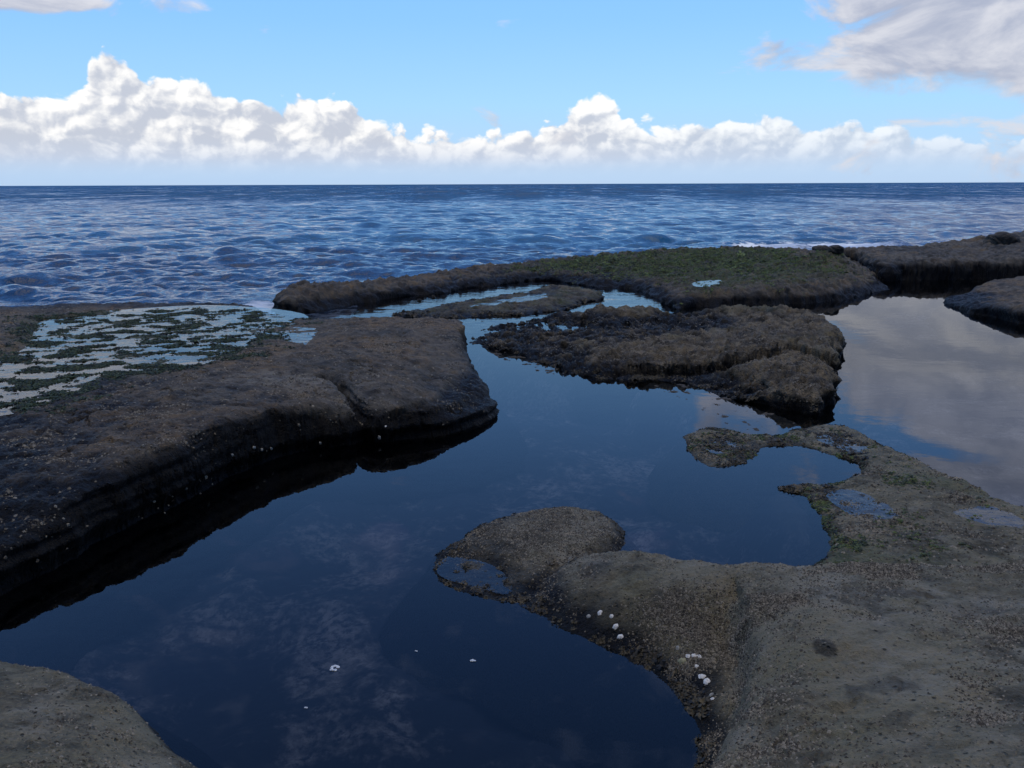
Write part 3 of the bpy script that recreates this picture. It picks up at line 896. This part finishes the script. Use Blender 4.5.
# ------------------------------------------------------------------ shells, one object each
def limpet_mesh(name, mat, seed, seg=14):
    rr = np.random.default_rng(seed)
    prof = [(1.0, 0), (.88, .17), (.62, .36), (.34, .50), (.10, .56)]
    lob = 1 + .10 * np.sin(np.arange(seg) * 2 * np.pi / seg * 5 + rr.random() * 6) + rr.normal(0, .05, seg)
    v = []
    for k, (r_, zz) in enumerate(prof):
        for j in range(seg):
            a = j * 2 * math.pi / seg
            q = r_ * (lob[j] if k < 3 else 1)
            v.append((q * math.cos(a) * 1.0 + .12 * zz, q * math.sin(a) * .82, zz * (1 + rr.normal(0, .05))))
    v.append((.08, 0, .58))
    f = []
    for k in range(len(prof) - 1):
        for j in range(seg):
            f.append((k * seg + j, k * seg + (j + 1) % seg, (k + 1) * seg + (j + 1) % seg, (k + 1) * seg + j))
    b = (len(prof) - 1) * seg
    for j in range(seg):
        f.append((b + j, b + (j + 1) % seg, len(v) - 1))
    f.append(tuple(range(seg))[::-1])
    me = bpy.data.meshes.new(name); me.from_pydata(v, [], f); me.materials.append(mat); me.update()
    for p in me.polygons:
        p.use_smooth = True
    return me


def shell(px, py, rad_px, label, mat, group, name='limpet_shell', seed=0):
    x, y, zz = first_hit(px, py)
    dist = math.sqrt(x * x + y * y + (HCAM - zz) ** 2)
    rad = rad_px * dist / F
    me = limpet_mesh(name, mat, int(px * 7 + py))
    o = bpy.data.objects.new(name, me); C.objects.link(o)
    n_ = normal_at(np.array([x]), np.array([y]), .05)[0]
    o.rotation_euler = (Vector(n_).to_track_quat('Z', 'Y').to_matrix() @ Matrix.Rotation(random.random() * 6.28, 3, 'Z')).to_euler()
    o.location = (x - n_[0] * .004, y - n_[1] * .004, zz - n_[2] * .004); o.scale = (rad, rad, rad * .9)
    return tag(o, label, 'shell', group)


G1 = 'white shells on the pool side of the foreground rock'
for px, py, r_, lab, mt in (
        (598, 614, 3.3, 'white shell nearest the rounded hump, leftmost of the upper four', MAT_SHELL),
        (610, 617, 3.0, 'small chipped white shell, rightmost and second from top of the upper four', MAT_SHELL),
        (614, 627, 3.8, 'round white shell below the chipped one, third from top of the upper four', MAT_SHELL),
        (618.5, 638, 3.8, 'white shell nearest the water, lowest of the upper four', MAT_SHELL),
        (587, 617, 3.2, 'dull grey shell just left of the upper four white shells', MAT_DULL),
        (676, 649, 3.0, 'pale shell set in dark weed above the olive shell', MAT_DULL),
        (680, 662, 5.0, 'olive green shell, the largest, at the left of the lower white shells', MAT_OLIVE),
        (686, 657.5, 3.4, 'white shell beside the olive one, left of a row of three', MAT_SHELL),
        (691.5, 657.5, 3.6, 'white shell in the middle of a row of three', MAT_SHELL),
        (697.5, 657.5, 3.2, 'white shell at the right end of a row of three', MAT_SHELL),
        (694, 668, 3.3, 'lone white shell just below the row of three', MAT_SHELL),
        (699.5, 678, 4.2, 'large white shell, upper left of a touching pair', MAT_SHELL),
        (704.5, 683, 4.4, 'large white shell, lower right of a touching pair', MAT_SHELL),
        (709, 696, 3.2, 'dull shell between the touching pair and the lowest white shell', MAT_DULL),
        (710, 700.5, 3.0, 'lowest white shell at the bottom of the chain of shells', MAT_SHELL)):
    shell(px, py, r_, lab, mt, G1)
G2 = 'pale shells along the dark foot of the left ledge'
for px, py, r_, lab in (
        (162, 456, 2.6, 'largest pale shell on the dark face of the left ledge'),
        (146, 474.5, 2.2, 'pale shell low on the dark face, leftmost of the row at the ledge foot'),
        (191, 464, 1.9, 'pale shell, left one of a close pair low on the ledge face'),
        (197, 464.5, 2.0, 'pale shell, right one of a close pair low on the ledge face'),
        (232, 454, 1.9, 'pale shell standing alone between the two pairs on the ledge face'),
        (254, 446.5, 2.0, 'pale shell, upper left one of three near the ledge foot'),
        (262, 450, 2.1, 'pale shell, lowest one of three near the ledge foot'),
        (271, 447.5, 1.9, 'pale shell, right one of three near the ledge foot'),
        (320, 443.5, 1.6, 'small pale shell left of the bright white one on the ledge foot'),
        (339.5, 431, 2.2, 'pale shell on the ledge face left of the open crack'),
        (385, 426.5, 2.3, 'bright white shell just right of the foot of the open crack'),
        (379, 437, 2.1, 'white shell at the waterline directly below the open crack')):
    shell(px, py, r_, lab, MAT_DULL if r_ < 2.2 else MAT_SHELL, G2)

# floating foam flecks
for px, py, sz, lab in ((333, 667, .035, 'bright white curl of foam floating on the dark pool'), (470, 661.5, .028, 'flat white fleck of foam floating right of the bright curl'),
                   (303, 707, .016, 'tiny white fleck floating below and left of the bright curl'), (414, 651, .014, 'tiny white fleck floating between the two larger flecks')):
    x, y = U(px, py, .002)
    rr = np.random.default_rng(int(px))
    import bmesh
    bm = bmesh.new()
    for i in range(9):
        a = i / 8 * (4.4 if sz > .03 else 1.3) + .6; r_ = sz * (.55 + rr.normal(0, .08))
        g = bmesh.ops.create_icosphere(bm, subdivisions=2, radius=sz * (.20 + .12 * rr.random()))
        for vv in g['verts']:
            vv.co.z *= .45
            vv.co.x += math.cos(a) * r_ * 1.1; vv.co.y += math.sin(a) * r_ + rr.normal(0, sz * .01)
    me = bpy.data.meshes.new('foam_fleck'); bm.to_mesh(me); bm.free(); me.materials.append(MAT_FOAM)
    o = bpy.data.objects.new('foam_fleck', me); C.objects.link(o); o.location = (x, y, .002)
    tag(o, lab, 'foam', 'foam flecks floating on the dark pool')


# ------------------------------------------------------------------ loose boulders
def boulder(px, py, wpx, hpx, label, seed, z=None, flat=1.0):
    x, y, zz = first_hit(px, py)
    if z is not None:
        zz = z; x, y = U(px, py, z)
    dist = math.hypot(x, y)
    rx = wpx * dist / F / 2; rz = hpx * dist / F
    bm = bmesh.new(); bmesh.ops.create_icosphere(bm, subdivisions=5, radius=1)
    co_ = np.array([v.co for v in bm.verts])
    nn = fbm(co_[:, 0] + co_[:, 2] * .7, co_[:, 1] - co_[:, 2] * .9, .9, 6, seed, .55) * .36 + fbm(co_[:, 0] - co_[:, 2], co_[:, 1] + co_[:, 2], 5, 4, seed + 3) * .05
    for v, k in zip(bm.verts, nn):
        q = np.sign(v.co.z) * abs(v.co.z) ** .7
        v.co = Vector((v.co.x * rx * (1 + k), v.co.y * rx * .8 * (1 + k), q * rz * (1 + k)))
    me = bpy.data.meshes.new('boulder'); bm.to_mesh(me); bm.free(); me.materials.append(MAT_LEDGE)
    at = me.attributes.new('tint', 'FLOAT_COLOR', 'POINT')
    at.data.foreach_set('color', np.tile([0, .15, .1, .35], len(me.vertices)).astype(np.float32))
    for p in me.polygons:
        p.use_smooth = True
    o = bpy.data.objects.new('boulder', me); C.objects.link(o); o.location = (x, y, zz)
    return tag(o, label, 'boulder', 'boulders on the seaward rocks')


boulder(1003, 246, 27, 8, 'dark boulder standing on the flat ledge at far right against the sea', 4)
boulder(434, 297, 4, 2.5, 'small dark stone breaking the surface of the narrow channel, right one of two', 41, z=0)
boulder(420, 300, 4, 2, 'small dark stone breaking the surface of the narrow channel, left one of two', 42, z=0)
boulder(837, 252, 14, 4, 'knob of dark rock at the peak of the pointed mound, right one of two', 14)
boulder(822, 253, 15, 5, 'flatter knob of dark rock at the peak of the pointed mound, left one of two', 24)

# ------------------------------------------------------------------ the cliff behind the standpoint, which shades the platform
cx, ct = np.meshgrid(np.linspace(-130, 130, 300), np.linspace(0, 1, 90))
cz = -2 + ct * 27
cy = -11 - ct * 5 + fbm(cx, cz, .06, 4, 301) * 4 + fbm(cx * .3, cz, .5, 4, 305) * 1.2
cl = grid_obj('cliff', cx, cy, cz, MAT_LEDGE, {'tint': ('FLOAT_COLOR', np.tile([0, .2, .3, 0], (cx.size, 1)))})
tag(cl, kind='structure')

# ------------------------------------------------------------------ light and sky
SUN_EL, SUN_AZ = 24.0, 205.0     # azimuth clockwise from +Y (the view direction): behind and left
sun = bpy.data.lights.new('sun', 'SUN'); sun.energy = 2.5; sun.angle = R(.53); sun.color = (1, .93, .82)
suno = bpy.data.objects.new('sun', sun); C.objects.link(suno)
sdv = Vector((math.sin(R(SUN_AZ)) * math.cos(R(SUN_EL)), math.cos(R(SUN_AZ)) * math.cos(R(SUN_EL)), math.sin(R(SUN_EL))))
suno.rotation_euler = sdv.to_track_quat('Z', 'Y').to_euler()

wd = bpy.data.worlds.new('World'); sc.world = wd; wd.use_nodes = True
t = NT(wd.node_tree); t.n.clear()
out = t.node('ShaderNodeOutputWorld'); bg = t.node('ShaderNodeBackground', ins={'Strength': .1})
t.l.new(bg.outputs[0], out.inputs[0])
sky = t.node('ShaderNodeTexSky', sky_type='NISHITA', sun_disc=False, sun_elevation=R(SUN_EL), sun_rotation=R(SUN_AZ), altitude=0, air_density=1.0, dust_density=.6, ozone_density=1.6)
gen = t.node('ShaderNodeTexCoord').outputs['Generated']
sx_ = t.node('ShaderNodeSeparateXYZ'); t.l.new(gen, sx_.inputs[0])
X_, Y_, Z_ = sx_.outputs
az = t.mul(t.m('ARCTAN2', X_, Y_), 57.2958)
el = t.mul(t.m('ARCSINE', Z_), 57.2958)
ramp = t.node('ShaderNodeValToRGB')
cr = ramp.color_ramp
GR = [(0, (.44, .61, .86)), (5, (.345, .64, .98)), (10, (.25, .555, 1.0)), (16, (.20, .50, 1.12)), (30, (.14, .36, 1.0)), (60, (.09, .24, .70)), (90, (.07, .20, .58))]
while len(cr.elements) < len(GR):
    cr.elements.new(.5)
for e_, (a_, c_) in zip(cr.elements, GR):
    e_.position = a_ / 90; e_.color = (*c_, 1)
t.l.new(t.m('MULTIPLY', el, 1 / 90, clamp=True), ramp.inputs[0])
gs = t.node('ShaderNodeVectorMath', operation='SCALE'); t.l.new(ramp.outputs[0], gs.inputs[0]); gs.inputs['Scale'].default_value = 10.3
col = t.mix(.88, sky.outputs[0], gs.outputs[0])
K = 10.0   # cloud radiances below are final values; the background strength is 1/K


def fcurve(x, pts):
    n = t.node('ShaderNodeFloatCurve'); cv = n.mapping.curves[0]
    n.mapping.use_clip = False
    while len(cv.points) < len(pts):
        cv.points.new(.5, .5)
    for p, (a, b) in zip(cv.points, pts):
        p.location = (a, b); p.handle_type = 'AUTO'
    n.mapping.update()
    t.set(n.inputs['Value'], x)
    return n.outputs[0]


def pxcurve(pairs):
    """(px, py) silhouette -> float curve over azimuth -45..45 giving elevation/20"""
    pts = [(0, .16)] + [((azel(a, b)[0] + 45) / 90, azel(a, b)[1] / 20) for a, b in pairs] + [(1, .12)]
    return t.mul(fcurve(t.mr(az, -45, 45, 0, 1), pts), 20)


v2 = t.vec(az, t.mul(el, 1.25), 0.0)
wn = t.node('ShaderNodeTexNoise', ins={'Vector': v2, 'Scale': .35, 'Detail': 4}); wn.noise_dimensions = '2D'
wv = t.node('ShaderNodeVectorMath', operation='MULTIPLY_ADD'); t.l.new(wn.outputs['Color'], wv.inputs[0]); wv.inputs[1].default_value = (1.6, 1.6, 0); t.l.new(v2, wv.inputs[2])
vw = wv.outputs[0]


def billow(v):
    a = t.voro(v, .50, 'SMOOTH_F1', detail=4.0, rough=.46, smooth=.35, dim='2D')[0]
    return t.sub(.55, a)


def shifted(v, dx, dy):
    n = t.node('ShaderNodeVectorMath', operation='ADD'); t.l.new(v, n.inputs[0]); n.inputs[1].default_value = (dx, dy, 0)
    return n.outputs[0]


b0 = billow(vw); b1 = billow(shifted(vw, -.28, .42))
relief = t.sub(b0, b1)
T = pxcurve([(-100, 84), (0, 86), (40, 88), (75, 96), (96, 62), (118, 56), (150, 78), (200, 82), (240, 102), (290, 98), (330, 97), (370, 118), (420, 134), (470, 136), (530, 138), (575, 110), (600, 98), (630, 122), (690, 132), (750, 118), (780, 122), (820, 132), (890, 130), (930, 140), (1024, 150), (1120, 130)])
T = t.add(T, .45)
d = t.add(t.sub(T, el), t.mul(b0, 1.5))
al = t.ss(-.10, .35, d)
al = t.mul(al, t.ss(.2, 1.9, el))
depth = t.ss(0, 3.2, t.sub(T, el))
lit = t.add(t.add(.74, t.mul(relief, 1.15)), t.mul(depth, -.42))
lit = t.add(lit, t.mul(t.sub(t.noise(v2, .28, 5, .6, dim='2D'), .5), 1.7))
lit = t.mul(lit, t.mr(az, 2, 30, 1.0, .78))
lit = t.mul(lit, t.mr(az, -32, -26, .72, 1.0))
lit = t.ss(.0, 1.0, lit)
ccol = t.mix(lit, (.53, .57, .66), (.97, .96, .945))
ccol = t.mix(t.mul(t.ss(3.2, .8, el), .85), ccol, (.52, .61, .77))
al = t.mul(al, t.mr(az, 2, 31, 1.0, .62))


def scale_col(c, k):
    n = t.node('ShaderNodeVectorMath', operation='SCALE'); t.set(n.inputs[0], c); n.inputs['Scale'].default_value = k
    return n.outputs[0]


col = t.mix(al, col, scale_col(ccol, K))
# higher, softer, greyer clouds: a bank on the right, wisps on the left, warm bright fill added overhead, out of view
v3 = t.vec(az, t.mul(el, 2.1), 9.0)
hn = t.noise(v3, .16, 8, .58, .4)
hn2 = t.noise(shifted(v3, -1.0, 1.4), .16, 8, .58, .4)


def blob(a0, e0, ra, re, k=1.0):
    q = t.add(t.m('POWER', t.m('ABSOLUTE', t.mul(t.sub(az, a0), 1 / ra)), 2.6), t.m('POWER', t.m('ABSOLUTE', t.mul(t.sub(el, e0), 1 / re)), 2.6))
    return t.mul(t.ss(1.25, 0.0, q), k)


mask = blob(46, 10.2, 28.5, 8.4, 1.4)
for q in ((20.5, 7.6, 7.5, 1.3, .72), (25, 7.4, 5, 2.0, .95), (27, 3.9, 5, 1.0, .56), (46, 18.5, 27, 4.2, 1.2), (15.5, 15.4, 3.8, 2.2, .8), (27, 12.5, 6.5, 3.2, .9), (38, 22, 13, 3.0, .85),
          (-34, 10.9, 13, 2.0, .98), (-20.5, 10.3, 2.4, .7, .6), (-26, 13.9, 15, 2.9, 1.4), (-14, 28, 17, 9, .33), (12, 32, 19, 10, .36), (-30, 38, 22, 12, .42)):
    mask = t.m('MAXIMUM', mask, blob(*q))
over = t.ss(58, 68, el)
mask = t.sub(t.m('MAXIMUM', mask, t.mul(over, .95)), blob(0, 9.5, 10, 4.5, .6))
dd = t.add(t.sub(t.mul(mask, 1.45), .93), t.mul(t.mul(t.sub(hn, .46), 5.0), t.sub(1.0, t.mul(mask, .45))))
al2 = t.mul(t.ss(-.20, .50, dd), .94)
lit2 = t.ss(-.16, .18, t.sub(hn, hn2))
c2 = t.mix(lit2, (.40, .43, .54), (.68, .68, .73))
c2 = t.mix(t.ss(10, 14, el), c2, t.mix(lit2, (.46, .52, .72), (.70, .76, .98)))
c2 = t.mix(t.mul(t.ss(-8, -13, az), t.ss(10, 11.5, el)), c2, t.mix(lit2, (.75, .80, .95), (1.0, 1.03, 1.15)))
c2 = t.mix(t.ss(17, 22, el), c2, t.mix(lit2, (.20, .42, 1.05), (.30, .52, 1.15)))
c2 = t.mix(over, c2, t.mix(lit2, (2.05, 1.86, 1.58), (2.8, 2.52, 2.14)))  # unseen overhead cloud brightness, added to warm and lift the rocks
col = t.mix(al2, col, scale_col(c2, K))
t.l.new(col, bg.inputs[0])

sc.view_settings.view_transform = 'Standard'
sc.view_settings.look = 'None'
sc.view_settings.exposure = 0.12
sc.view_settings.gamma = 1.0
sc.cycles.max_bounces = 6
sc.cycles.transparent_max_bounces = 12
